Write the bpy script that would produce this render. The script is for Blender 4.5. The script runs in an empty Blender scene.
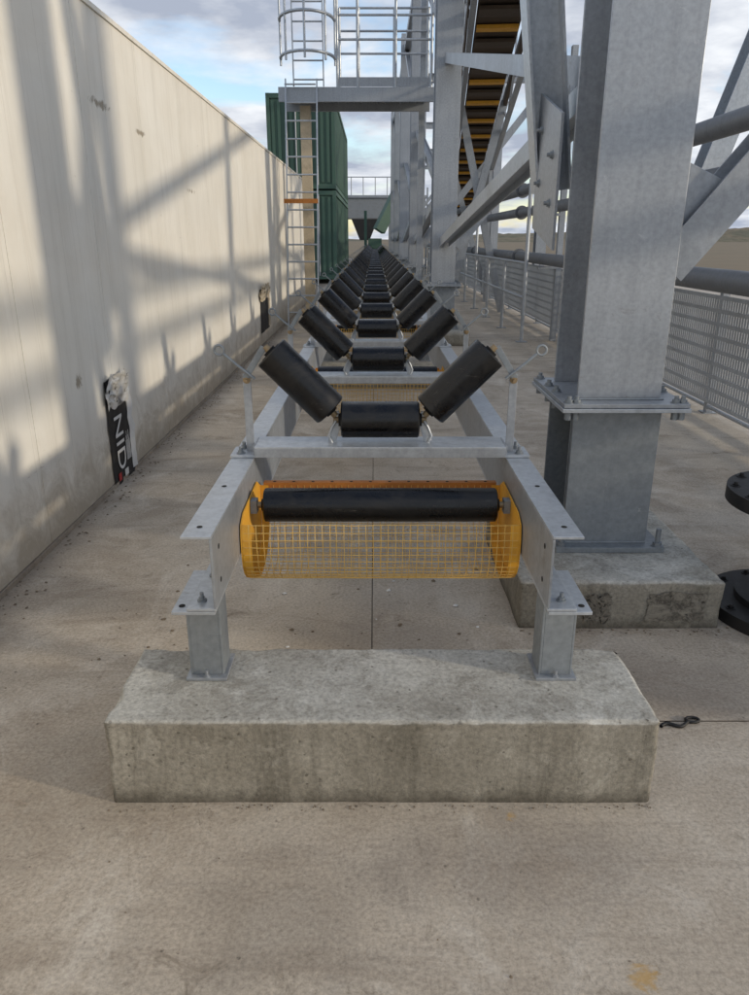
import bpy, math, random
from mathutils import Vector, Matrix, noise
random.seed(7)
S=bpy.context.scene
XC=0.02
# ---------------------------------------------------------------- materials
class NT:
    def __init__(s,name):
        s.m=bpy.data.materials.new(name); s.m.use_nodes=True
        s.t=s.m.node_tree; s.b=s.t.nodes['Principled BSDF']
        s.tc=s.t.nodes.new('ShaderNodeTexCoord')
    def n(s,typ,**k):
        x=s.t.nodes.new(typ)
        for a,v in k.items(): setattr(x,a,v)
        return x
    def l(s,a,b): s.t.links.new(a,b)
    def noise(s,scale,detail=4,rough=.6,vec=None,dist=0):
        x=s.n('ShaderNodeTexNoise'); x.inputs['Scale'].default_value=scale
        x.inputs['Detail'].default_value=detail; x.inputs['Roughness'].default_value=rough
        x.inputs['Distortion'].default_value=dist
        s.l(vec or s.tc.outputs['Object'],x.inputs['Vector']); return x.outputs['Fac']
    def mapping(s,scale=(1,1,1),loc=(0,0,0),src=None):
        x=s.n('ShaderNodeMapping'); x.inputs['Scale'].default_value=scale; x.inputs['Location'].default_value=loc
        s.l(src or s.tc.outputs['Object'],x.inputs['Vector']); return x.outputs['Vector']
    def ramp(s,fac,stops):
        x=s.n('ShaderNodeValToRGB'); e=x.color_ramp.elements
        while len(e)<len(stops): e.new(.5)
        for i,(p,c) in enumerate(stops):
            e[i].position=p
            e[i].color=(c,c,c,1) if isinstance(c,(int,float)) else (*c,1)
        s.l(fac,x.inputs['Fac']); return x.outputs['Color']
    def mix(s,fac,a,b,mode='MIX'):
        x=s.n('ShaderNodeMix',data_type='RGBA',blend_type=mode)
        for sock,v in ((x.inputs[0],fac),(x.inputs[6],a),(x.inputs[7],b)):
            if isinstance(v,(int,float)): sock.default_value=v
            elif isinstance(v,tuple): sock.default_value=(*v,1)
            else: s.l(v,sock)
        return x.outputs[2]
    def math(s,op,a,b=0):
        x=s.n('ShaderNodeMath',operation=op)
        for i,v in enumerate((a,b)):
            if isinstance(v,(int,float)): x.inputs[i].default_value=v
            else: s.l(v,x.inputs[i])
        return x.outputs[0]
    def spot(s,p,r,nz,scale=(1,1,1),soft=.3,k=1.5):
        vs=s.n('ShaderNodeVectorMath',operation='SUBTRACT'); s.l(s.tc.outputs['Object'],vs.inputs[0]); vs.inputs[1].default_value=p
        vm=s.n('ShaderNodeVectorMath',operation='MULTIPLY'); s.l(vs.outputs[0],vm.inputs[0]); vm.inputs[1].default_value=scale
        ln=s.n('ShaderNodeVectorMath',operation='LENGTH'); s.l(vm.outputs[0],ln.inputs[0])
        d=s.math('ADD',s.math('DIVIDE',ln.outputs['Value'],r*2),s.math('MULTIPLY',s.math('SUBTRACT',nz,.5),-k))
        return s.ramp(d,[(.5-soft,1),(.5,0)])
    def bump(s,h,strength=.3,dist=.01):
        x=s.n('ShaderNodeBump'); x.inputs['Strength'].default_value=strength; x.inputs['Distance'].default_value=dist
        s.l(h,x.inputs['Height']); s.l(x.outputs[0],s.b.inputs['Normal'])
    def set(s,color=None,rough=None,metal=None):
        for k,v in (('Base Color',color),('Roughness',rough),('Metallic',metal)):
            if v is None: continue
            if isinstance(v,tuple): s.b.inputs[k].default_value=(*v,1)
            elif isinstance(v,(int,float)): s.b.inputs[k].default_value=v
            else: s.l(v,s.b.inputs[k])
        return s.m

def m_cast():
    t=NT('cast_concrete')
    big=t.noise(2.2,5,.65,dist=.6); mid=t.noise(9,6,.74,dist=.5); fine=t.noise(75,4,.75)
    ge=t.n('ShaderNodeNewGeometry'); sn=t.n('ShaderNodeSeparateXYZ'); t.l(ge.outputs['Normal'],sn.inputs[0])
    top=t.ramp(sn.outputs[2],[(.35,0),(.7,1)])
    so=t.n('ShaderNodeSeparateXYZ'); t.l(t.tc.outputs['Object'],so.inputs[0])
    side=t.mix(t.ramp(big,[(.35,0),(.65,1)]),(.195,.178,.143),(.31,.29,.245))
    drip=t.noise(10,6,.74,vec=t.mapping((1,1,.09)),dist=.35)
    side=t.mix(t.ramp(drip,[(.49,0),(.66,.65)]),side,(.11,.10,.078))
    side=t.mix(t.ramp(mid,[(.55,0),(.70,.55)]),side,(.41,.39,.34))
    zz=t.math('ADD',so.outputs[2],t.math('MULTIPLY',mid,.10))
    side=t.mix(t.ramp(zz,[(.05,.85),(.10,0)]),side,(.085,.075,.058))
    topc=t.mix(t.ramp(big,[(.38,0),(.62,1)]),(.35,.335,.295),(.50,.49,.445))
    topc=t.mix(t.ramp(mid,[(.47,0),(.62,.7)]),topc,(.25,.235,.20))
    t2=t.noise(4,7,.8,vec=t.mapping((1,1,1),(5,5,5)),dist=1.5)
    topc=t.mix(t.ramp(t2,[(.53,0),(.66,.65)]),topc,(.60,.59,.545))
    col=t.mix(top,side,topc)  # tops lighter, sides darker by normal: fall of light painted into the colour
    col=t.mix(.65,col,t.ramp(fine,[(.25,.18),(.5,.5),(.78,.82)]),'OVERLAY')
    v=t.n('ShaderNodeTexVoronoi'); v.inputs['Scale'].default_value=55
    vv=t.n('ShaderNodeVectorMath',operation='ADD'); t.l(t.tc.outputs['Object'],vv.inputs[0]); t.l(t.math('MULTIPLY',fine,.012),vv.inputs[1]); t.l(vv.outputs[0],v.inputs['Vector'])
    sc_=t.n('ShaderNodeSeparateColor'); t.l(v.outputs['Color'],sc_.inputs[0])
    sz=t.math('MULTIPLY',t.math('POWER',sc_.outputs[0],3.0),.32)
    p=t.math('MULTIPLY',t.ramp(t.math('SUBTRACT',sz,v.outputs['Distance']),[(0,0),(.05,1)]),t.ramp(t.noise(9,3,.6,vec=t.mapping((1,1,1),(7,3,1))),[(.42,0),(.6,1)]))
    col=t.mix(t.math('MULTIPLY',p,.65),col,(.08,.07,.055))
    t.set(col,.9,0)
    h=t.math('ADD',t.math('MULTIPLY',mid,.6),t.math('ADD',t.math('MULTIPLY',fine,.45),t.math('MULTIPLY',p,-.8)))
    t.bump(h,.65,.006)
    return t.m
def m_ground():
    t=NT('yard_concrete')
    big=t.noise(.55,5,.6,dist=.8); mid=t.noise(3.2,7,.74,dist=.6); fine=t.noise(85,4,.75)
    col=t.mix(t.ramp(big,[(.36,0),(.62,1)]),(.385,.325,.255),(.51,.445,.36))
    col=t.mix(t.ramp(mid,[(.44,0),(.66,.75)]),col,(.58,.52,.435))
    w=t.noise(1.15,7,.70,vec=t.mapping((.5,1.7,1)),dist=2.2)
    col=t.mix(t.ramp(w,[(.50,0),(.66,.6)]),col,(.265,.215,.165))
    sm=t.noise(5.5,8,.80,vec=t.mapping((1,1,1),(4,8,0)),dist=1.6)
    col=t.mix(t.ramp(sm,[(.56,0),(.67,.6)]),col,(.18,.145,.105))
    lt=t.noise(2.1,7,.75,vec=t.mapping((1,.6,1),(1,2,0)),dist=1.0)
    col=t.mix(t.ramp(lt,[(.54,0),(.67,.55)]),col,(.66,.61,.53))
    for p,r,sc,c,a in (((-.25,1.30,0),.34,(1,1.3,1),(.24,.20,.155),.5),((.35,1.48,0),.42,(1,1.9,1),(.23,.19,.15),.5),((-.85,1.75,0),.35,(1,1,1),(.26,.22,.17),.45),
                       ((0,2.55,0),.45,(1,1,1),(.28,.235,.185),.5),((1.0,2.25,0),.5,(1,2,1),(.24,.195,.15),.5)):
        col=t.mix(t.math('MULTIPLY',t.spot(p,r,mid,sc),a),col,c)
    col=t.mix(.65,col,t.ramp(fine,[(.25,.2),(.5,.5),(.78,.8)]),'OVERLAY')
    for p,r in (((.377,1.64,0),.03),((.575,1.16,0),.03),((.60,1.09,0),.022)):
        col=t.mix(t.math('MULTIPLY',t.spot(p,r,sm,(1,1,1),.4,3.5),.75),col,(.50,.31,.10))
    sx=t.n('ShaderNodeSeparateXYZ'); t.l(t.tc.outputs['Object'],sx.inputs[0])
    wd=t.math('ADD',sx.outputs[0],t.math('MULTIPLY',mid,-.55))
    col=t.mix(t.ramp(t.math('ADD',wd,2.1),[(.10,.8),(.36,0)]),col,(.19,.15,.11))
    sp=t.n('ShaderNodeTexVoronoi'); sp.inputs['Scale'].default_value=17
    t.l(t.tc.outputs['Object'],sp.inputs['Vector'])
    s2=t.math('MULTIPLY',t.ramp(sp.outputs['Distance'],[(.05,.8),(.11,0)]),t.ramp(sm,[(.50,0),(.57,1)]))
    col=t.mix(s2,col,(.08,.065,.05))
    t.set(col,t.ramp(mid,[(.3,.92),(.7,.72)]),0)
    t.bump(t.math('ADD',t.math('MULTIPLY',mid,.5),t.math('MULTIPLY',fine,.4)),.55,.006)
    return t.m
def m_galv(name,c=(.36,.385,.42),rough=.42,metal=.5):
    t=NT(name)
    n1=t.noise(2.2,5,.6,dist=.5); n2=t.noise(2,5,.65,vec=t.mapping((9,9,.5))); n3=t.noise(48,3,.6)
    col=t.mix(t.ramp(n1,[(.35,0),(.7,1)]),c,tuple(x*1.18 for x in c))
    col=t.mix(t.ramp(n2,[(.5,0),(.75,.4)]),col,tuple(x*.66 for x in c))
    col=t.mix(.3,col,t.ramp(n3,[(.3,.3),(.7,.7)]),'OVERLAY')
    sc=t.noise(3.0,7,.82,vec=t.mapping((1,1,.6)),dist=2.6)
    col=t.mix(t.ramp(sc,[(.65,0),(.68,.4)]),col,(.58,.60,.61))
    sd_=t.noise(5,7,.82,vec=t.mapping((1,1,1),(3,3,3)),dist=1)
    col=t.mix(t.ramp(sd_,[(.60,0),(.70,.55)]),col,(.17,.15,.12))
    t.set(col,t.ramp(n1,[(.3,rough-.08),(.7,rough+.16)]),metal)
    return t.m
def m_paint(name,c,rough=.45,dirt=.4,dcol=(.12,.1,.08),metal=0,sc=5):
    t=NT(name)
    n=t.noise(sc,5,.7,dist=.5); f=t.noise(50,3,.7)
    col=t.mix(t.ramp(n,[(.48,0),(.75,dirt)]),c,dcol)
    col=t.mix(.25,col,t.ramp(f,[(.3,.3),(.7,.7)]),'OVERLAY')
    t.set(col,t.ramp(n,[(.3,rough),(.7,rough+.25)]),metal)
    return t.m
def m_roller():
    t=NT('roller_black')
    oi=t.n('ShaderNodeObjectInfo'); cm=t.n('ShaderNodeVectorMath',operation='ADD'); mu=t.math('MULTIPLY',oi.outputs['Random'],40)
    t.l(t.tc.outputs['Object'],cm.inputs[0]); t.l(mu,cm.inputs[1]); src=cm.outputs[0]
    n=t.noise(7,6,.75,vec=src,dist=1); s=t.noise(9,6,.8,vec=t.mapping((.6,4,4),src=src),dist=.8)
    col=t.mix(t.ramp(n,[(.50,0),(.76,.22)]),(.003,.003,.0038),(.07,.065,.058))
    col=t.mix(t.ramp(s,[(.61,0),(.69,.35)]),col,(.17,.16,.145))
    t.set(col,t.ramp(n,[(.35,.18),(.66,.45)]),0)
    t.b.inputs['Specular IOR Level'].default_value=.42; return t.m
def m_wall():
    t=NT('wall_panel_white')
    n=t.noise(1.2,5,.65,dist=.5); st=t.noise(2.2,6,.74,vec=t.mapping((2.5,2.5,.22)),dist=.5)
    sx=t.n('ShaderNodeSeparateXYZ'); t.l(t.tc.outputs['Object'],sx.inputs[0])
    col=t.mix(t.ramp(n,[(.35,0),(.7,1)]),(.74,.70,.62),(.83,.80,.73))
    col=t.mix(t.ramp(st,[(.50,0),(.74,.36)]),col,(.46,.42,.35))
    zn=t.noise(4.5,7,.78,dist=1)
    zz=t.math('ADD',sx.outputs[2],t.math('MULTIPLY',zn,-.9))
    col=t.mix(t.ramp(t.math('ADD',zz,.5),[(.10,.85),(.46,0)]),col,(.38,.32,.24))
    sc=t.noise(2.6,9,.84,vec=t.mapping((1,1,3.2)),dist=1.0)
    col=t.mix(t.ramp(sc,[(.64,0),(.675,.75)]),col,(.25,.20,.14))
    for p,r,s_ in (((-1.65,5.0,2.26),.10,(1,.5,3.5)),((-1.65,5.75,2.2),.06,(1,.6,3)),((-1.65,4.1,.75),.04,(1,1,1)),((-1.65,7.2,1.9),.07,(1,.6,3))):
        col=t.mix(t.math('MULTIPLY',t.spot(p,r,zn,s_,.25,2.6),.85),col,(.27,.22,.15))
    w=t.math('FRACT',t.math('MULTIPLY',sx.outputs[1],1/.23))
    rib=t.ramp(w,[(0,0),(.03,1)])
    col=t.mix(t.ramp(w,[(0,.36),(.03,0)]),col,(.40,.37,.31))
    t.set(col,.62,0); t.bump(t.math('ADD',t.math('MULTIPLY',rib,.5),t.math('MULTIPLY',n,.4)),.35,.006)
    return t.m
def m_hill():
    t=NT('hill_scrub'); n=t.noise(.03,8,.75,dist=1); f=t.noise(.3,5,.8)
    col=t.mix(t.ramp(n,[(.4,0),(.6,1)]),(.20,.15,.09),(.08,.085,.045)); col=t.mix(.7,col,t.ramp(f,[(.3,.2),(.7,.8)]),'OVERLAY')
    t.set(col,.95,0); return t.m
def m_bit():
    t=NT('bitumen_residue'); n=t.noise(30,7,.8,dist=1.5); n2=t.noise(11,5,.7,dist=1)
    col=t.mix(t.ramp(n,[(.42,0),(.60,.9)]),(.07,.063,.052),(.22,.20,.165)); col=t.mix(t.ramp(n2,[(.5,0),(.62,.85)]),col,(.25,.23,.19))
    t.set(col,.9,0); return t.m
CON=m_cast(); GRD=m_ground(); HILL=m_hill(); BIT=m_bit()
DIRT=m_paint('dirt',(.20,.15,.09),.95,.6,(.13,.11,.06),sc=.2)
GALV=m_galv('galvanised_steel',(.32,.342,.372)); GALV2=m_galv('galvanised_dull',(.235,.258,.278),.5,.4)
GALVL=m_galv('galvanised_bright',(.42,.45,.485),.36,.5)
PIPE=m_galv('pipe_grey',(.15,.16,.175),.5,.2)
ROL=m_roller(); BLK=m_paint('black_rubber',(.012,.012,.013),.5,.3,(.08,.07,.06))
YEL=m_paint('yellow_paint',(.72,.36,.03),.45,.5,(.42,.22,.05),sc=9)
YMESH=m_paint('yellow_mesh_wire',(.72,.46,.12),.5,.6,(.5,.36,.18),sc=9)
ORG=m_paint('orange_rail',(.46,.17,.03),.5,.5,(.22,.08,.03))
GRN=m_paint('green_paint',(.055,.115,.085),.5,.4,(.10,.12,.10))
CRM=m_paint('cream_paint',(.5,.42,.3),.5,.4)
BRZ=m_paint('shaft_end',(.36,.27,.16),.45,.5,(.1,.07,.04),.6)
DRK=m_paint('hole_shade',(.012,.012,.012),.8,.1)  # for solid dark discs: shade inside open holes painted as colour
WALL=m_wall(); WHT=m_paint('white_plastic',(.75,.75,.74),.35,.3,(.4,.38,.33))
FOIL=m_paint('torn_film',(.62,.60,.56),.35,.95,(.045,.04,.038),sc=9)
RED=m_paint('red_print',(.45,.03,.03),.4,.2)
STONE=m_paint('pebble',(.20,.16,.115),.9,.6,(.08,.06,.05))
BELT=m_paint('belt_brown',(.07,.05,.035),.7,.4)
GREYB=m_paint('building_grey',(.22,.24,.26),.6,.3)
JT=m_paint('joint_filler',(.15,.12,.09),.9,.4)
# ---------------------------------------------------------------- mesh builder
class MB:
    def __init__(s): s.v=[];s.f=[];s.mi=[];s.sm=[];s.mats=[]
    def _m(s,m):
        if m not in s.mats: s.mats.append(m)
        return s.mats.index(m)
    def add(s,vs,fs,m,smooth=False):
        o=len(s.v); s.v+=[tuple(v) for v in vs]
        k=s._m(m)
        for f in fs: s.f.append(tuple(i+o for i in f)); s.mi.append(k); s.sm.append(smooth)
    def box(s,x0,x1,y0,y1,z0,z1,m):
        vs=[Vector((x,y,z)) for z in(z0,z1) for y in(y0,y1) for x in(x0,x1)]
        s.add(vs,[(0,2,3,1),(4,5,7,6),(0,1,5,4),(2,6,7,3),(0,4,6,2),(1,3,7,5)],m)
    def bar(s,a,b,w,h,m,up=(0,0,1)):
        a=Vector(a);b=Vector(b);d=(b-a);d.normalize()
        u=Vector(up); sx=d.cross(u)
        if sx.length<1e-4: sx=d.cross(Vector((0,1,0)))
        sx.normalize(); uz=sx.cross(d).normalized()
        vs=[p+sx*(i*w/2)+uz*(j*h/2) for p in(a,b) for j in(-1,1) for i in(-1,1)]
        s.add(vs,[(0,1,3,2),(4,6,7,5),(0,4,5,1),(2,3,7,6),(0,2,6,4),(1,5,7,3)],m)
    def hbeam(s,a,b,w,h,tf,tw,m,up=(0,0,1)):
        a=Vector(a);b=Vector(b);d=(b-a).normalized();u=Vector(up)
        sx=d.cross(u).normalized();uz=sx.cross(d).normalized()
        for q in(-1,1):
            o=uz*(q*(h/2-tf/2)); s.bar(a+o,b+o,w,tf,m,up)
        s.bar(a,b,tw,h-2*tf,m,up)
    def cyl(s,a,b,r,m,n=20,r2=None,caps=True):
        a=Vector(a);b=Vector(b);d=(b-a).normalized()
        u=d.orthogonal().normalized() ;w=d.cross(u); r2=r if r2 is None else r2
        vs=[];
        for p,rr in((a,r),(b,r2)):
            for i in range(n):
                t=2*math.pi*i/n; vs.append(p+(u*math.cos(t)+w*math.sin(t))*rr)
        s.add(vs,[(i,(i+1)%n,n+(i+1)%n,n+i) for i in range(n)],m,True)
        if caps: s.add(vs,[tuple(range(n-1,-1,-1)),tuple(range(n,2*n))],m)
    def path(s,pts,r,m,n=4,closed=False):
        pts=[Vector(p) for p in pts]; N=len(pts); rings=[]; prev=None
        for i,p in enumerate(pts):
            if closed: d=pts[(i+1)%N]-pts[i-1]
            else: d=pts[min(i+1,N-1)]-pts[max(i-1,0)]
            d.normalize()
            u=d.orthogonal().normalized() if prev is None else (prev-d*prev.dot(d)).normalized()
            prev=u; w=d.cross(u)
            rings.append([p+(u*math.cos(2*math.pi*k/n)+w*math.sin(2*math.pi*k/n))*r for k in range(n)])
        vs=[v for R in rings for v in R]; fs=[]
        for i in range(N if closed else N-1):
            j=(i+1)%N
            for k in range(n): fs.append((i*n+k,i*n+(k+1)%n,j*n+(k+1)%n,j*n+k))
        s.add(vs,fs,m,n>4)
    def prism(s,poly,d,m):
        n=len(poly); poly=[Vector(p) for p in poly]; d=Vector(d)
        vs=poly+[p+d for p in poly]
        s.add(vs,[tuple(range(n-1,-1,-1)),tuple(range(n,2*n))]+[(i,(i+1)%n,n+(i+1)%n,n+i) for i in range(n)],m)
    def bolt(s,p,m,r=.014,h=.012,axis=(0,0,1)):
        p=Vector(p);a=Vector(axis)
        s.cyl(p-a*.001,p+a*.003,r*1.35,m,14); s.cyl(p,p+a*h,r,m,6); s.cyl(p,p+a*(h+.014),r*.55,m,8)
    def mesh(s,name):
        me=bpy.data.meshes.new(name); me.from_pydata(s.v,[],s.f)
        for m in s.mats: me.materials.append(m)
        me.polygons.foreach_set('material_index',s.mi); me.polygons.foreach_set('use_smooth',s.sm)
        me.update(); return me
    def obj(s,name,parent=None,loc=(0,0,0),bevel=0):
        return inst(s.mesh(name),name,parent,loc,bevel)
def empty(name,loc=(0,0,0)):
    e=bpy.data.objects.new(name,None); S.collection.objects.link(e); e.location=loc; return e
def inst(me,name,parent=None,loc=(0,0,0),bevel=0):
    o=bpy.data.objects.new(name,me); S.collection.objects.link(o); o.location=loc
    if parent:o.parent=parent
    if bevel:
        b=o.modifiers.new('b','BEVEL'); b.width=bevel; b.segments=2; b.limit_method='ANGLE'; b.angle_limit=math.radians(50)
    return o
def rough_block(name,x0,x1,y0,y1,z0,z1,mat,step=.02,amp=.004):
    import bmesh
    bm=bmesh.new()
    nx=max(2,int((x1-x0)/step));ny=max(2,int((y1-y0)/step));nz=max(2,int((z1-z0)/step))
    def sheet(o,u,v,nu,nv):
        g=[[bm.verts.new(Vector(o)+Vector(u)*(i/nu)+Vector(v)*(j/nv)) for i in range(nu+1)] for j in range(nv+1)]
        for j in range(nv):
            for i in range(nu): bm.faces.new((g[j][i],g[j][i+1],g[j+1][i+1],g[j+1][i]))
    dx,dy,dz=x1-x0,y1-y0,z1-z0
    sheet((x0,y0,z0),(dx,0,0),(0,0,dz),nx,nz); sheet((x1,y1,z0),(-dx,0,0),(0,0,dz),nx,nz)
    sheet((x0,y1,z0),(0,-dy,0),(0,0,dz),ny,nz); sheet((x1,y0,z0),(0,dy,0),(0,0,dz),ny,nz)
    sheet((x0,y0,z1),(dx,0,0),(0,dy,0),nx,ny)
    bmesh.ops.remove_doubles(bm,verts=bm.verts,dist=1e-5)
    R=.006
    for v in bm.verts:
        p=v.co.copy()
        ex=[min(p.x-x0,x1-p.x),min(p.y-y0,y1-p.y),(z1-p.z)]
        order=sorted(range(3),key=lambda a:ex[a])
        e2=ex[order[1]]
        chip=R+max(0,noise.noise(p*7+Vector((5,5,5)))-.15)*.03+max(0,noise.noise(p*30))*.009
        if e2<chip:
            k=(1-e2/chip)**1.5*chip*.5
            q=Vector((0,0,0))
            for a in order[:2]:
                lo,hi=((x0,x1),(y0,y1),(z0,z1))[a]
                q[a]=(1 if (p[a]-lo<hi-p[a] and a!=2) else -1)
            p+=q*k
        p+=Vector((noise.noise(p*5),noise.noise(p*5+Vector((9,0,0))),noise.noise(p*5+Vector((0,9,0)))))*amp
        v.co=p
    me=bpy.data.meshes.new(name);bm.to_mesh(me);bm.free();me.materials.append(mat)
    for f in me.polygons: f.use_smooth=True
    return inst(me,name)
# ---------------------------------------------------------------- ground
b=MB(); b.add([(-600,-300,-.02),(600,-300,-.02),(600,1200,-.02),(-600,1200,-.02)],[(0,1,2,3)],DIRT); b.obj('ground')
b=MB(); b.add([(-3.9,-6,-.008),(14,-6,-.008),(14,62,-.008),(-3.9,62,-.008)],[(0,1,2,3)],JT)
g=.002
def slab(x0,x1,y0,y1): b.add([(x0,y0,0),(x1,y0,0),(x1,y1,0),(x0,y1,0)],[(0,1,2,3)],GRD)
slab(-3.9,.0,-6,2.053); slab(.0,14,-6,2.053)
slab(-3.9,-.01-g,2.053,12); slab(-.01+g,14,2.058,12)
y=12
while y<62: slab(-3.9,-.01-g,y+g*2,y+10); slab(-.01+g,14,y+g*2,y+10); y+=10
b.obj('concrete_pavement')
for nm,x0,x1,y,hh in(('distant_hill',30,420,330,9),('distant_hill',-420,10,420,4)):
    b=MB();N=160;vs=[]
    for i in range(N+1):
        x=x0+(x1-x0)*i/N; h=hh*(math.sin(math.pi*i/N)**.5)*(.75+.5*noise.noise(Vector((i*.06,y,0)))+.12*noise.noise(Vector((i*.9,y,0))))
        vs+= [(x,y,-1),(x,y+60,h),(x,y+200,-1)]
    b.add(vs,[(3*i+k,3*i+3+k,3*i+4+k,3*i+1+k) for i in range(N) for k in(0,1)],HILL,True); b.obj(nm)
# ---------------------------------------------------------------- wall
W=empty('white_panel_wall')
b=MB(); y=-8
while y<19.9:
    b.box(-1.83,-1.65,y+.003,y+1.147,0.03,2.76,WALL); y+=1.15
b.obj('panels',W,bevel=.002)
b=MB(); b.box(-1.80,-1.67,-8,y,0,2.755,CRM); b.box(-1.845,-1.638,-8,y,2.762,2.79,WALL); b.box(-1.70,-1.642,-8,y,0,.026,GRD); b.obj('core_and_capping',W)
def torn_label(y,z,w,h,text,seed,flap=1.0,fm=None):
    P=empty('torn_label')
    b=MB(); N,Mv=9,16; vs=[]
    for j in range(Mv+1):
        for i in range(N+1):
            u=i/N;v=j/Mv
            e=.02*noise.noise(Vector((u*5,v*6,seed)))
            vs.append((-1.644+.006*abs(noise.noise(Vector((u*7,v*9,seed+3)))),y+w*(u-.5)*(1-.2*v)+e*(1 if i in(0,N) else .3)-.03*v,z+h*(v-.5)+(e*1.5 if j in(0,Mv) else 0)))
    b.add(vs,[(j*(N+1)+i,j*(N+1)+i+1,(j+1)*(N+1)+i+1,(j+1)*(N+1)+i) for j in range(Mv) for i in range(N)],BLK); b.obj('printed_film',P)
    for q in range(2):
        b=MB(); vs=[];N2=18
        for j in range(N2+1):
            for i in range(N2+1):
                u=i/N2;v=j/N2; c=noise.fractal(Vector((u*2.4,v*2.8,seed+9+q*5)),.8,2.1,2)
                edge=.03*noise.noise(Vector((u*5,v*5,seed+q)))
                taper=(1-.45*abs(v-.35))*flap
                vs.append((-1.626+.026*c+.012*v,y-.03+q*.02+w*1.05*(u-.5)*taper+edge,z+h*(.24+q*.08)+h*(.30-.12*q)*v*flap+edge+.04*noise.noise(Vector((u*4,q,seed)))))
        b.add(vs,[(j*(N2+1)+i,j*(N2+1)+i+1,(j+1)*(N2+1)+i+1,(j+1)*(N2+1)+i) for j in range(N2) for i in range(N2) if noise.noise(Vector((i*.3,j*.3,seed+q*3)))<.36],fm or FOIL,True); b.obj('crumpled_flap',P)
    b=MB(); vs=[]
    for j in range(15):
        v=j/14; e=.03*noise.noise(Vector((v*7,seed,2)))
        vs+=[(-1.640,y+w*.38+e,z-h*.45+h*.8*v),(-1.634,y+w*.58+e*2,z-h*.45+h*.8*v)]
    b.add(vs,[(2*j,2*j+1,2*j+3,2*j+2) for j in range(14)],fm or WHT); b.obj('torn_edge',P)
    if text:
        c=bpy.data.curves.new('print','FONT'); c.body=text; c.size=.21; c.extrude=.0006; c.align_x='CENTER';c.align_y='CENTER'
        o=bpy.data.objects.new('lettering',c); S.collection.objects.link(o); c.materials.append(WHT)
        R=Matrix.Rotation(math.radians(-90),3,'X')@Matrix.Rotation(math.radians(90),3,'Z')@Matrix.Rotation(math.radians(90),3,'X')
        o.matrix_world=Matrix.Translation((-1.635,y-.055,z-.07))@R.to_4x4(); o.parent=P
        b=MB()
        for k in range(7): b.box(-1.6365,-1.6355,y+.055+k*.012,y+.060+k*.012,z-.22,z-.22+.13+.03*(k%3),WHT)
        b.box(-1.6365,-1.6355,y-.14,y-.09,z-.31,z-.26,RED); b.box(-1.6365,-1.6355,y-.02,y+.05,z-.31,z-.265,WHT)
        b.obj('small_print',P)
torn_label(4.66,.335,.42,.68,'NID',3)
torn_label(11.4,.50,.9,.62,'',8,1.15,CRM)
# ---------------------------------------------------------------- conveyor frame
CF=empty('conveyor_frame',(XC,0,0))
YEND=62
def sx2(s,a,c): return (min(s*a,s*c),max(s*a,s*c))
b=MB()
for s in(-1,1):
    yy=1.80
    while yy<YEND:
        y1=yy+5.99
        b.box(*sx2(s,.45,.457),yy,y1,.549,.751,GALV)
        b.box(*sx2(s,.45,.532),yy,y1,.752,.760,GALVL)
        b.box(*sx2(s,.45,.532),yy,y1,.540,.548,GALVL)
        yy+=6.0
    yy=7.8
    while yy<YEND: b.box(*sx2(s,.458,.465),yy-.15,yy+.15,.57,.73,GALV); yy+=6
b.obj('stringers',CF,bevel=.0015)
b=MB()
for s in(-1,1):
    for Y in [1.95+6*k for k in range(0,9)]:
        b.box(*sx2(s,.455,.575),Y-.15,Y+.12,.529,.539,GALVL)
        b.box(*sx2(s,.455,.575),Y-.07,Y+.07,.268,.278,GALV)
        b.box(*sx2(s,.473,.557),Y-.05,Y-.043,.278,.529,GALV2)
        for q in(.466,.557): b.box(*sx2(s,q,q+.007),Y-.05,Y+.045,.278,.529,GALV2)
        b.bolt((s*.515,Y-.06,.278),GALV,.008,.006); b.bolt((s*.515,Y+.03,.278),GALV,.012,.012)
        b.bolt((s*.50,Y-.10,.549),GALV2,.010,.010); b.bolt((s*.50,Y+.06,.549),GALV2,.010,.010)
        b.cyl((s*.553,Y-.115,.5395),(s*.553,Y-.115,.5405),.009,DRK,14)
for s in(-1,1):
    for yy in(1.87,2.22): b.cyl((s*.495,yy,.7605),(s*.495,yy,.7612),.008,DRK,14)
    for z in(.60,.70): b.cyl((s*.4495,1.88,z),(s*.4490,1.88,z),.008,DRK,14)
b.obj('support_posts',CF,bevel=.0015)
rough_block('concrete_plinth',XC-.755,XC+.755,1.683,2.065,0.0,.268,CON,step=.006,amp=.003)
for k in range(1,7): rough_block('concrete_plinth',XC-.755,XC+.755,1.76+6*k,2.14+6*k,0.0,.268,CON,step=.09)
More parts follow.
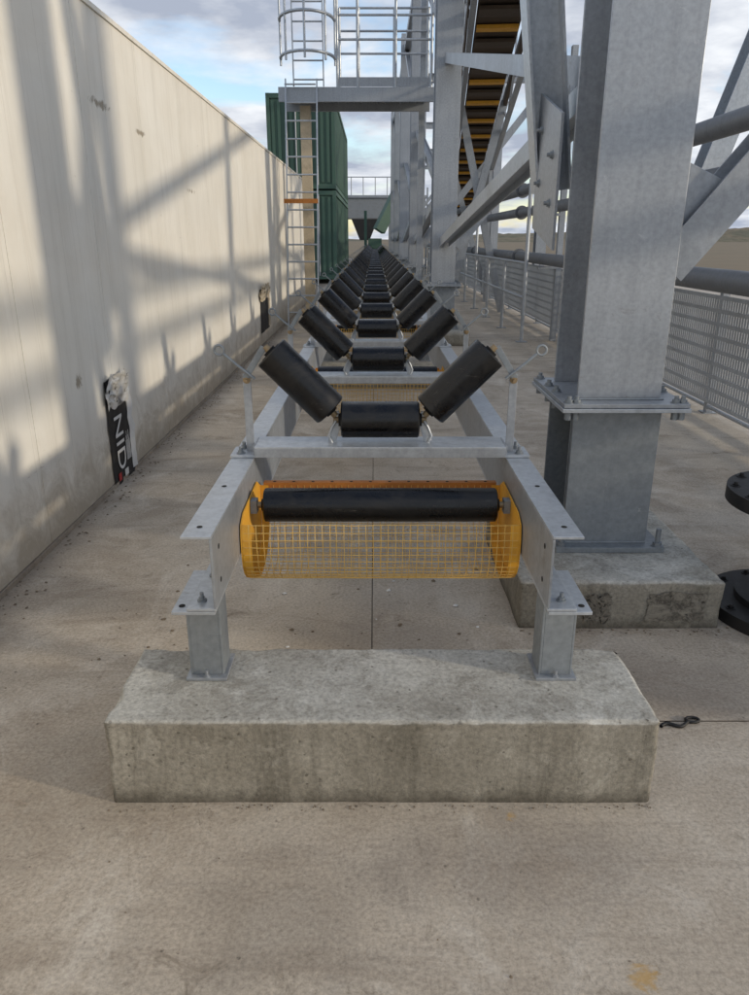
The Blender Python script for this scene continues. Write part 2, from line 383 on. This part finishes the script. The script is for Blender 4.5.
# ---------------------------------------------------------------- trough idlers
def rollers(b,a,c,r):
    a=Vector(a);c=Vector(c);d=(c-a).normalized()
    b.cyl(a+d*.004,c-d*.004,r,ROL,40,caps=False)
    for p,q in((a,-1),(c,1)):
        e=d*q
        b.cyl(p-e*.004,p,r,ROL,40,r*.93)
        b.cyl(p+e*.0002,p+e*.002,r*.62,BLK,24)
        b.cyl(p,p+e*.010,r*.36,DRK,20)
        b.cyl(p,p+e*.028,r*.19,BRZ,12)
def idler_mesh():
    b=MB()
    b.box(-.445,.445,-.075,.075,.797,.804,GALVL)
    b.box(-.445,.445,-.075,-.068,.765,.797,GALV)
    for s in(-1,1):
        b.box(*sx2(s,.445,.535),-.06,.06,.761,.770,GALVL)
        b.box(*sx2(s,.4455,.452),-.06,.06,.770,.804,GALV)
        b.bolt((s*.500,-.035,.770),GALV2,.012,.011); b.bolt((s*.500,.035,.770),GALV2,.012,.011)
        b.box(s*.470-.014,s*.470+.014,-.004,.003,.771,1.05,GALV)
        b.bar((s*.475,-.006,1.035),(s*.405,-.006,1.145),.022,.006,GALV2,(0,1,0))
        b.path([(s*.440,-.012,1.035),(s*.50,-.012,1.083),(s*.545,-.012,1.122)],.0055,GALV2,8)
        b.path([(s*.560+.017*math.cos(t*math.pi/7),-.012,1.134+.017*math.sin(t*math.pi/7)) for t in range(14)],.0045,GALV2,8,True)
        b.bolt((s*.470,-.004,1.03),BRZ,.010,.008,(0,-1,0))
        b.bar((s*.175,.0,.804),(s*.150,.0,.885),.028,.006,GALVL,(0,1,0))
        b.bar((s*.150,.0,.880),(s*.160,.0,.915),.026,.006,GALVL,(0,1,0))
        b.path([(s*.172,-.012,.80),(s*.185,-.014,.83),(s*.172,-.014,.86),(s*.158,-.012,.885)],.005,GALVL,8)
        rollers(b,(s*.178,0,.920),(s*.382,0,1.126),.065)
    rollers(b,(-.139,0,.886),(.139,0,.886),.0645)
    return b.mesh('trough_idler')
IM=idler_mesh(); y=2.60;k=0
while y<60:
    inst(IM,'trough_idler',None,(XC,y,0),bevel=.001 if k<3 else 0); k+=1; y+=1.42
# ---------------------------------------------------------------- return roller + guard
def guard_profile():
    pts=[(.215,.640),(.212,.56)]
    for i in range(0,13):
        t=math.radians(-i*15)
        pts.append((.002+.207*math.cos(t),.535+.140*math.sin(t)))
    pts.append((-.207,.59)); pts.append((-.195,.642))
    return pts
def guard_mesh():
    b=MB(); pr=guard_profile(); hw=.446
    for s in(-1,1):
        poly=[(s*hw,p[0],p[1]) for p in pr]+[(s*hw,-.14,.665),(s*hw,.15,.675)]
        b.prism(poly,(-s*.004,0,0),YEL)
        for i in range(len(pr)-1):
            p,q=pr[i],pr[i+1]; w0=hw-.005; w1=hw-.034
            c=(0,.56)
            pi=(p[0]*.985,p[1]+(c[1]-p[1])*.02); qi=(q[0]*.985,q[1]+(c[1]-q[1])*.02)
            b.add([(s*w0,*p),(s*w0,*q),(s*w1,*q),(s*w1,*p),(s*w0,*pi),(s*w0,*qi),(s*w1,*qi),(s*w1,*pi)],[(0,1,2,3),(7,6,5,4),(3,2,6,7)],YEL)
    b.box(-.43,.43,.216,.244,.643,.649,ORG); b.box(-.43,.43,.216,.219,.622,.643,ORG)
    for i in range(12): b.cyl((-.39+i*.071,.230,.6492),(-.39+i*.071,.230,.6498),.006,DRK,10)
    n=38
    for i in range(1,n):
        x=-hw+.004+(2*hw-.008)*i/n+random.uniform(-.0015,.0015); ph=random.random()*9
        b.path([(x+.003*noise.noise(Vector((ph,j*.4,0))),p[0]+.003*noise.noise(Vector((ph*.1,j*.5,3))),p[1]+.003*noise.noise(Vector((ph*.1,j*.5,7)))) for j,p in enumerate(pr)],.0014,YMESH,4)
    L=[0]
    for i in range(len(pr)-1): L.append(L[-1]+math.dist(pr[i],pr[i+1]))
    m=int(L[-1]/.024)
    for k in range(1,m+1):
        d=L[-1]*k/m-.0005
        for i in range(len(pr)-1):
            if L[i]<=d<=L[i+1]:
                t=(d-L[i])/(L[i+1]-L[i]); yy=pr[i][0]*(1-t)+pr[i+1][0]*t; zz=pr[i][1]*(1-t)+pr[i+1][1]*t
                b.path([(-hw+.01+(2*hw-.02)*j/10,yy+.003*noise.noise(Vector((j*.5,k*.2,1))),zz-.004*abs(noise.noise(Vector((j*.6,k*.25,5))))) for j in range(11)],.0014,YMESH,4);break
    rollers(b,(-.395,0,.640),(.395,0,.640),.058)
    for s in(-1,1): b.box(*sx2(s,.420,.4415),-.02,.02,.615,.660,GALV2)
    return b.mesh('return_roller_guard')
GM=guard_mesh()
for y in [2.38,4.92]+[4.92+2.84*k for k in range(1,14)]: inst(GM,'return_roller_guard',None,(XC,y,0))
# ---------------------------------------------------------------- steel trestle columns
def column(Y):
    P=empty('steel_column',(-.01,Y,0))
    b=MB(); x0,x1=.85,1.195; y0,y1=0,.42
    def H(z0,z1,g=0,m=GALV):
        b.box(x0-g,x1+g,y0-g,y0-g+.016,z0,z1,m); b.box(x0-g,x1+g,y1+g-.016,y1+g,z0,z1,m)
        b.box(1.01,1.03,y0-g+.016,y1+g-.016,z0,z1,m)
    H(.235,.832,.01,GALV2); H(.872,7.5)
    b.box(.77,1.29,-.10,.52,.834,.851,GALVL); b.box(.775,1.285,-.095,.515,.853,.870,GALV)
    b.box(.80,1.27,-.07,.50,.208,.232,GALV2)
    b.box(.862,1.01,.10,.112,.235,.832,GALV2)
    for xx in(.80,.83,1.235,1.262):
        for yy in(-.068,.16,.30,.485):
            if xx in(.83,1.235) and yy!=-.068: continue
            b.bolt((xx,yy,.870),GALV2,.017,.014); b.cyl((xx,yy,.80),(xx,yy,.834),.015,GALV2,6)
    for xx in(.825,1.245):
        for yy in(-.045,.47): b.bolt((xx,yy,.232),GALV2,.020,.018); b.cyl((xx,yy,.232),(xx,yy,.31),.011,GALV2,10)
    for zz in(.235,.832,.874): b.path([(x0-.008,-.013,zz),(x1+.008,-.013,zz)],.005,GALV2,6)
    b.prism([(1.03,.42,2.45),(1.03,.95,2.30),(1.03,.95,2.05),(1.03,.42,1.75)],(.012,0,0),GALV)
    b.prism([(1.197,.20,1.25),(1.42,.20,1.50),(1.42,.20,1.72),(1.197,.20,1.82)],(0,.012,0),GALV)
    for yy,zz in((.55,2.1),(.68,2.2),(.62,2.3),(.8,2.15)): b.bolt((1.03,yy,zz),GALV2,.015,.012,(-1,0,0))
    b.obj('column_shaft',P,bevel=.002)
    b=MB(); b.hbeam((1.22,.24,1.38),(4.0,.24,4.85),.15,.17,.012,.010,GALV,(0,1,0)); b.obj('knee_brace',P)
CY=[3.03,11.4,18.9,26.4,33.9,41.4]
for Y in CY:
    column(Y)
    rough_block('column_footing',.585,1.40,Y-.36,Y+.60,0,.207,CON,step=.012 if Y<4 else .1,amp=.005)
b=MB()
for x0,x1,z0,z1 in((.85,.95,.035,.155),(1.10,1.33,.04,.16)):
    N=24;vs=[]
    for j in range(N+1):
        for i in range(N+1):
            u=i/N;v=j/N
            eu=.014*noise.fractal(Vector((u*3,v*6,x0*9)),.7,2,3); ev=.014*noise.fractal(Vector((u*7,v*3,x0*5)),.7,2,3)
            vs.append((x0+(x1-x0)*u+eu,2.662,z0+(z1-z0)*v+ev))
    b.add(vs,[(j*(N+1)+i,j*(N+1)+i+1,(j+1)*(N+1)+i+1,(j+1)*(N+1)+i) for j in range(N) for i in range(N)],BIT)
b.obj('bitumen_residue_patch')
T=empty('steel_trestle_bracing'); b=MB()
for i in range(len(CY)-1):
    a,c=CY[i]+.42,CY[i+1]
    b.hbeam((1.02,a+.3,2.13),(1.02,c-.02,1.45),.12,.14,.012,.01,GALVL,(1,0,0))
    b.hbeam((1.02,a+.3,2.20),(1.02,c-.02,3.8),.12,.14,.012,.01,GALV,(1,0,0))
    b.hbeam((1.02,a+.3,4.3),(1.02,c-.02,7.0),.12,.14,.012,.01,GALV,(1,0,0))
    b.box(.93,1.13,a,c,7.0,7.2,GALV)
for Y in CY[1:]: b.hbeam((1.22,Y+.2,4.95),(4.0,Y+.2,4.95),.15,.18,.012,.01,GALV)
b.obj('braces',T)
b=MB()
b.hbeam((.88,3.98,1.72),(.50,3.80,4.3),.15,.17,.012,.012,GALVL,(1,0,0))
b.prism([(.79,3.48,1.45),(.79,3.95,1.55),(.79,3.95,2.15),(.79,3.48,2.0)],(.012,0,0),GALV)
for yy,zz in((3.6,1.65),(3.6,1.85),(3.85,1.75),(3.85,1.98)): b.bolt((.79,yy,zz),GALV2,.015,.012,(-1,0,0))
b.obj('inclined_leg',T)
for Y in CY:
    b=MB()
    b.box(3.9,4.15,Y,Y+.014,0.0,7.5,GALV);b.box(3.9,4.15,Y+.3,Y+.314,0,7.5,GALV);b.box(4.018,4.032,Y+.014,Y+.3,0,7.5,GALV); b.obj('outer_steel_column')
b=MB(); b.hbeam((3.0,7.4,1.9),(3.9,7.4,4.9),.2,.24,.014,.012,GALVL,(0,1,0)); b.obj('diagonal_brace',T)
# ---------------------------------------------------------------- pipes, fence
PR=empty('pipe_rack'); b=MB()
for z,r in((2.29,.082),(1.93,.078),(1.20,.085)):
    b.cyl((2.6,1.0,z),(2.6,48,z),r,PIPE,24)
    for yy in range(8,48,6): b.cyl((2.6,yy-.02,z),(2.6,yy+.02,z),r*1.5,PIPE,24)
b.obj('pipes',PR)
b=MB()
for Y in[c+.2 for c in CY[1:]]:
    b.box(2.72,2.80,Y,Y+.1,0,4.0,GALV)
    for z in(1.10,1.84,2.20): b.box(2.45,2.72,Y,Y+.06,z-.03,z+.01,GALV)
b.obj('pipe_supports',PR)
F=empty('perforated_guard_fence'); b=MB(); y=1.5
while y<44: b.box(3.0,3.004,y,y+.032,.10,1.02,GALVL); y+=.046
for k in range(9): z=.10+k*.1125; b.box(2.9965,2.9995,1.5,44,z,z+.034,GALVL)
b.obj('panels',F)
b=MB(); y=2.1
while y<44:
    b.box(3.01,3.07,y,y+.06,0,1.12,GALV); b.box(2.98,3.10,y-.03,y+.09,0.001,.012,GALV); y+=1.5
b.cyl((3.03,1.5,1.13),(3.03,44,1.13),.024,GALV,12); b.cyl((3.03,1.5,.06),(3.03,44,.06),.018,GALV,12)
b.obj('posts_and_rails',F)
b=MB(); y=11.5;i=0
while y<46:
    b.cyl((2.25,y,0),(2.25,y,2.3 if i%3==0 else 1.15),.03,GALVL,10); b.box(2.17,2.33,y-.06,y+.06,.001,.012,GALV); y+=1.9;i+=1
for z in(1.15,.65): b.cyl((2.25,11.5,z),(2.25,46,z),.022,GALVL,8)
b.obj('tubular_handrail')
# ---------------------------------------------------------------- inclined gallery conveyor
G=empty('inclined_conveyor_gallery'); b=MB()
A=Vector((3.2,30,2.0)); B=Vector((1.55,9.0,5.15)); d=(B-A); n=int(d.length/1.1)
side=d.cross(Vector((0,0,1))).normalized()*.42; up=side.cross(d).normalized()
if up.z<0: up=-up
b.bar(A,B,.66,.10,BELT)
for s in(-1,1):
    o=side*s*1.05
    b.bar(A+o,B+o,.07,.2,BELT); b.bar(A+o+up*1.0,B+o+up*1.0,.05,.05,GALVL); b.bar(A+o-up*.55,B+o-up*.55,.08,.08,GALV)
    for k in range(n):
        p=A+d*(k/n)+o; q=A+d*((k+1)/n)+o
        b.bar(p,p+up*1.0,.035,.035,GALVL)
        if k%2: b.bar(p-up*.55,q,.04,.04,GALVL)
        else: b.bar(p,q-up*.55,.04,.04,GALVL)
        b.bar(p+up*.5,q+up*.5,.03,.03,GALVL)
for k in range(n*2):
    p=A+d*(k/(2*n))-up*.08
    b.bar(p-side*.75,p+side*.75,.22 if k%2 else .40,.05,YEL if k%2 else BELT)
b.obj('gallery_truss',G)
b=MB()
for k in(.15,.4,.65):
    p=A+d*k
    for s in(-1,1): b.bar(p+side*s*1.05,(p.x+s*.6,p.y,0),.14,.14,GALV)
b.obj('gallery_legs',G)
# ---------------------------------------------------------------- walkway / ladder
P=empty('access_platform'); b=MB()
b.box(-1.62,1.0,14.0,14.06,3.68,3.90,GALV); b.box(-1.62,1.0,15.0,15.06,3.68,3.90,GALV); b.box(-1.60,.98,14.06,15.0,3.86,3.885,GALVL)
for i in range(18): b.box(-1.5+i*.14,-1.48+i*.14,14.06,15.0,3.80,3.86,GALV)
for yy in(14.03,15.03):
    for x in(-.62,-.28,.35,.95): b.cyl((x,yy,3.9),(x,yy,5.3),.024,GALVL,8)
    for z in(5.3,4.95,4.6): b.cyl((-.62,yy,z),(.98,yy,z),.02,GALVL,8)
    b.box(-.62,.98,yy-.005,yy+.005,3.91,4.05,GALV)
b.obj('platform',P)
b=MB(); b.box(-1.30,-1.12,14.4,14.58,0,3.68,CRM); b.box(-1.4,-1.02,14.3,14.68,0.001,.02,GALV); b.box(.80,.90,14.9,14.99,0,3.68,GALV); b.box(.82,.92,15.1,15.2,0,8,GALV); b.obj('platform_posts',P)
L=empty('caged_ladder'); b=MB()
for x in(-1.50,-.98): b.bar((x,13.2,0),(x+.02,13.9,4.0),.05,.02,GALVL,(1,0,0))
for i in range(1,15):
    z=i*.28; yy=13.2+.7*z/4
    b.cyl((-1.50,yy,z),(-.98,yy,z),.014,GALVL,8)
b.bar((-1.54,13.55,2.1),(-.96,13.55,2.1),.06,.07,ORG)
for x in(-1.35,-.85): b.bar((x,13.95,3.9),(x,13.95,8),.05,.02,GALVL,(1,0,0))
for i in range(16): b.cyl((-1.35,13.95,4+i*.28),(-.85,13.95,4+i*.28),.014,GALVL,8)
for i in range(7):
    z=4.3+i*.55; b.path([(-1.10+.45*math.cos(t),13.95-.62*math.sin(t),z) for t in [math.pi*k/12 for k in range(13)]],.026,GALVL,6)
for k in(0,3,6,9,12):
    t=math.pi*k/12; b.cyl((-1.10+.45*math.cos(t),13.95-.62*math.sin(t),4.2),(-1.10+.45*math.cos(t),13.95-.62*math.sin(t),8),.020,GALVL,6)
b.obj('ladder',L)
# ---------------------------------------------------------------- containers and far plant
for z in(.15,3.08):
    P=empty('shipping_container'); b=MB()
    x0,x1,y0,y1=-3.55,-1.3,27,39.0; h=2.88
    b.box(x0+.06,x1-.06,y0+.06,y1-.06,z+.1,z+h-.08,GRN)
    xx=x0+.16
    while xx<x1-.2: b.box(xx,xx+.10,y0+.02,y0+.06,z+.2,z+h-.2,GRN); xx+=.2
    yy=y0+.2
    while yy<y1-.2: b.box(x1-.06,x1-.02,yy,yy+.12,z+.2,z+h-.2,GRN); yy+=.26
    for X in(x0,x1-.12):
        for Y in(y0,y1-.12): b.box(X,X+.12,Y,Y+.12,z,z+h,GRN)
    for Y in(y0+.001,y1-.119):
        for Z in(z+.003,z+h-.143): b.box(x0+.12,x1-.12,Y,Y+.11,Z,Z+.14,GRN)
    for X in(x0+.001,x1-.119):
        for Z in(z+.003,z+h-.143): b.box(X,X+.118,y0+.12,y1-.12,Z,Z+.14,GRN)
    for X in(-2.9,-2.6,-2.2,-1.9): b.cyl((X,y0-.01,z+.12),(X,y0-.01,z+h-.12),.025,GALV,8)
    b.obj('container_body',P)
HP=empty('transfer_hopper'); b=MB()
b.bar((2.6,46,6.4),(.25,45,1.9),.5,.6,GRN)
for s in(-.6,1.1): b.box(s,s+.16,45.5,45.66,0,3,GRN)
b.prism([(-1.4,48,2.6),(.2,48,2.6),(-.3,48,1.4),(-.9,48,1.4)],(0,1.4,0),BLK)
b.box(-.35,.4,44,46,.9,1.5,GRN)
b.obj('chute',HP)
b=MB(); b.box(-2.2,3.2,50,53,2.7,3.9,GREYB); b.box(-2.3,3.3,49.9,53.1,3.9,4.05,GALV)
for x in(-2.0,.9,2.8): b.box(x,x+.3,50.2,50.5,0,2.7,GREYB)
for i in range(8): b.cyl((-2.2+i*.75,50,4.05),(-2.2+i*.75,50,5.1),.03,GALV,6)
b.cyl((-2.2,50,5.1),(3.1,50,5.1),.03,GALV,6)
b.obj('transfer_building')
# ---------------------------------------------------------------- black flanged spool
SP=empty('flanged_pipe_spool',(1.755,2.80,0)); b=MB()
b.cyl((0,0,.002),(0,0,.055),.325,BLK,64); b.cyl((0,0,.055),(0,0,.085),.22,BLK,64); b.cyl((0,0,.07),(0,0,.50),.12,BLK,48)
b.cyl((0,0,.455),(0,0,.485),.20,BLK,64); b.cyl((0,0,.485),(0,0,.54),.315,BLK,64)
for k in range(12):
    t=k*math.pi/6+.2; b.bolt((.283*math.cos(t),.283*math.sin(t),.54),BLK,.015,.003); b.bolt((.285*math.cos(t),.285*math.sin(t),.055),BLK,.015,.003)
b.obj('spool_body',SP,bevel=.003)
# ---------------------------------------------------------------- debris
def pebble(b,x,y,z,r,m):
    n=5;vs=[(x+r*random.uniform(-.2,.2),y,z+r*.7)]
    a0=random.random()*6
    for k in range(n):
        t=a0+k*2*math.pi/n; q=r*random.uniform(.6,1.25); vs.append((x+q*math.cos(t),y+q*math.sin(t),z+r*random.uniform(0,.3)))
    b.add(vs,[(0,1+k,1+(k+1)%n) for k in range(n)],m)
b=MB()
for i in range(800):
    y=random.uniform(2,16); x=-1.64+abs(random.gauss(0,.07)); pebble(b,x,y,0.001,random.choice((.003,.004,.006,.009)),STONE)
for i in range(260):
    x=random.uniform(-1.6,2.9);y=random.uniform(.7,11); pebble(b,x,y,0.001,random.choice((.002,.0025,.003,.004)),STONE)
for i in range(60):
    x=1.42+abs(random.gauss(0,.2));y=random.gauss(2.35,.12); pebble(b,x,y,0.001,random.choice((.003,.005,.008,.011)),STONE)
for i in range(30):
    x=random.gauss(-.85,.12);y=random.gauss(2.7,.25); pebble(b,x,y,0.001,random.choice((.003,.005,.009)),STONE)
for i in range(26): pebble(b,random.uniform(-.5,.5),random.gauss(2.9,.3),0.001,random.choice((.005,.008,.013)),WHT if i%4==0 else STONE)
for i in range(90): pebble(b,random.uniform(-.74,.78),1.672-abs(random.gauss(0,.012)),0.001,random.choice((.002,.003,.004)),STONE)
for i in range(60): pebble(b,random.uniform(.59,1.4),2.66-abs(random.gauss(0,.02)),0.001,random.choice((.002,.004,.006)),STONE)
b.obj('gravel_debris')
b=MB(); b.path([(.93+.011*i,2.02+.012*math.sin(i*.8)+.002*i,.006) for i in range(10)],.006,BLK,6); b.path([(1.045+.022*math.cos(t*.7),2.055+.014*math.sin(t*.7),.006) for t in range(9)],.005,BLK,6,True); b.obj('cable_tie')
# ---------------------------------------------------------------- light & world
el=math.radians(14); az=math.radians(108)
sd=Vector((math.sin(az)*math.cos(el),math.cos(az)*math.cos(el),math.sin(el)))
sun=bpy.data.lights.new('sun','SUN'); sun.energy=2.0; sun.angle=math.radians(3.0); sun.color=(1,.88,.70)
so=bpy.data.objects.new('sun',sun); S.collection.objects.link(so); so.rotation_euler=(-sd).to_track_quat('-Z','Y').to_euler()
w=bpy.data.worlds.new('World'); S.world=w; w.use_nodes=True; nt=w.node_tree; nt.nodes.clear()
N=nt.nodes.new; K=nt.links.new
out=N('ShaderNodeOutputWorld'); bg=N('ShaderNodeBackground'); sky=N('ShaderNodeTexSky'); sky.sky_type='NISHITA'; sky.sun_disc=False
sky.sun_elevation=el; sky.sun_rotation=az; sky.dust_density=.6; sky.air_density=1.0; sky.ozone_density=1.5
tc=N('ShaderNodeTexCoord'); sep=N('ShaderNodeSeparateXYZ'); K(tc.outputs['Generated'],sep.inputs[0])
mz=N('ShaderNodeMath');mz.operation='MAXIMUM';K(sep.outputs[2],mz.inputs[0]);mz.inputs[1].default_value=0.0
az_=N('ShaderNodeMath');az_.operation='ADD';K(mz.outputs[0],az_.inputs[0]);az_.inputs[1].default_value=.16
dv=N('ShaderNodeVectorMath');dv.operation='DIVIDE';K(tc.outputs['Generated'],dv.inputs[0])
cb=N('ShaderNodeCombineXYZ');K(az_.outputs[0],cb.inputs[0]);K(az_.outputs[0],cb.inputs[1]);cb.inputs[2].default_value=1
K(cb.outputs[0],dv.inputs[1])
n1=N('ShaderNodeTexNoise');n1.inputs['Scale'].default_value=1.5;n1.inputs['Detail'].default_value=8;n1.inputs['Roughness'].default_value=.55;n1.inputs['Distortion'].default_value=.3;K(dv.outputs[0],n1.inputs['Vector'])
r1=N('ShaderNodeValToRGB');r1.color_ramp.elements[0].position=.36;r1.color_ramp.elements[1].position=.52;K(n1.outputs['Fac'],r1.inputs['Fac'])
n2=N('ShaderNodeTexNoise');n2.inputs['Scale'].default_value=2.2;n2.inputs['Detail'].default_value=7;n2.inputs['Roughness'].default_value=.55;K(dv.outputs[0],n2.inputs['Vector'])
r2=N('ShaderNodeValToRGB');r2.color_ramp.elements[0].position=.38;r2.color_ramp.elements[1].position=.64;K(n2.outputs['Fac'],r2.inputs['Fac'])
r2.color_ramp.elements[0].color=(2.9,3.25,4.0,1);r2.color_ramp.elements[1].color=(6.3,6.5,6.8,1)
br=N('ShaderNodeMix');br.data_type='RGBA';br.blend_type='MULTIPLY';br.inputs[0].default_value=1;K(sky.outputs[0],br.inputs[6]);br.inputs[7].default_value=(1.6,1.6,1.7,1)
mx=N('ShaderNodeMix');mx.data_type='RGBA';K(r1.outputs['Color'],mx.inputs[0]);K(br.outputs[2],mx.inputs[6]);K(r2.outputs['Color'],mx.inputs[7])
K(mx.outputs[2],bg.inputs[0]);bg.inputs[1].default_value=.15;K(bg.outputs[0],out.inputs[0])
S.view_settings.view_transform='Standard';S.view_settings.look='None';S.view_settings.exposure=0;S.view_settings.gamma=1
cam=bpy.data.cameras.new('cam');co=bpy.data.objects.new('camera',cam);S.collection.objects.link(co);S.camera=co
cam.sensor_fit='VERTICAL';cam.sensor_height=36;cam.sensor_width=27;cam.lens=26.77;cam.clip_start=.05;cam.clip_end=3000
co.location=(0,0,1.5);co.rotation_euler=(math.radians(70.7),0,0)
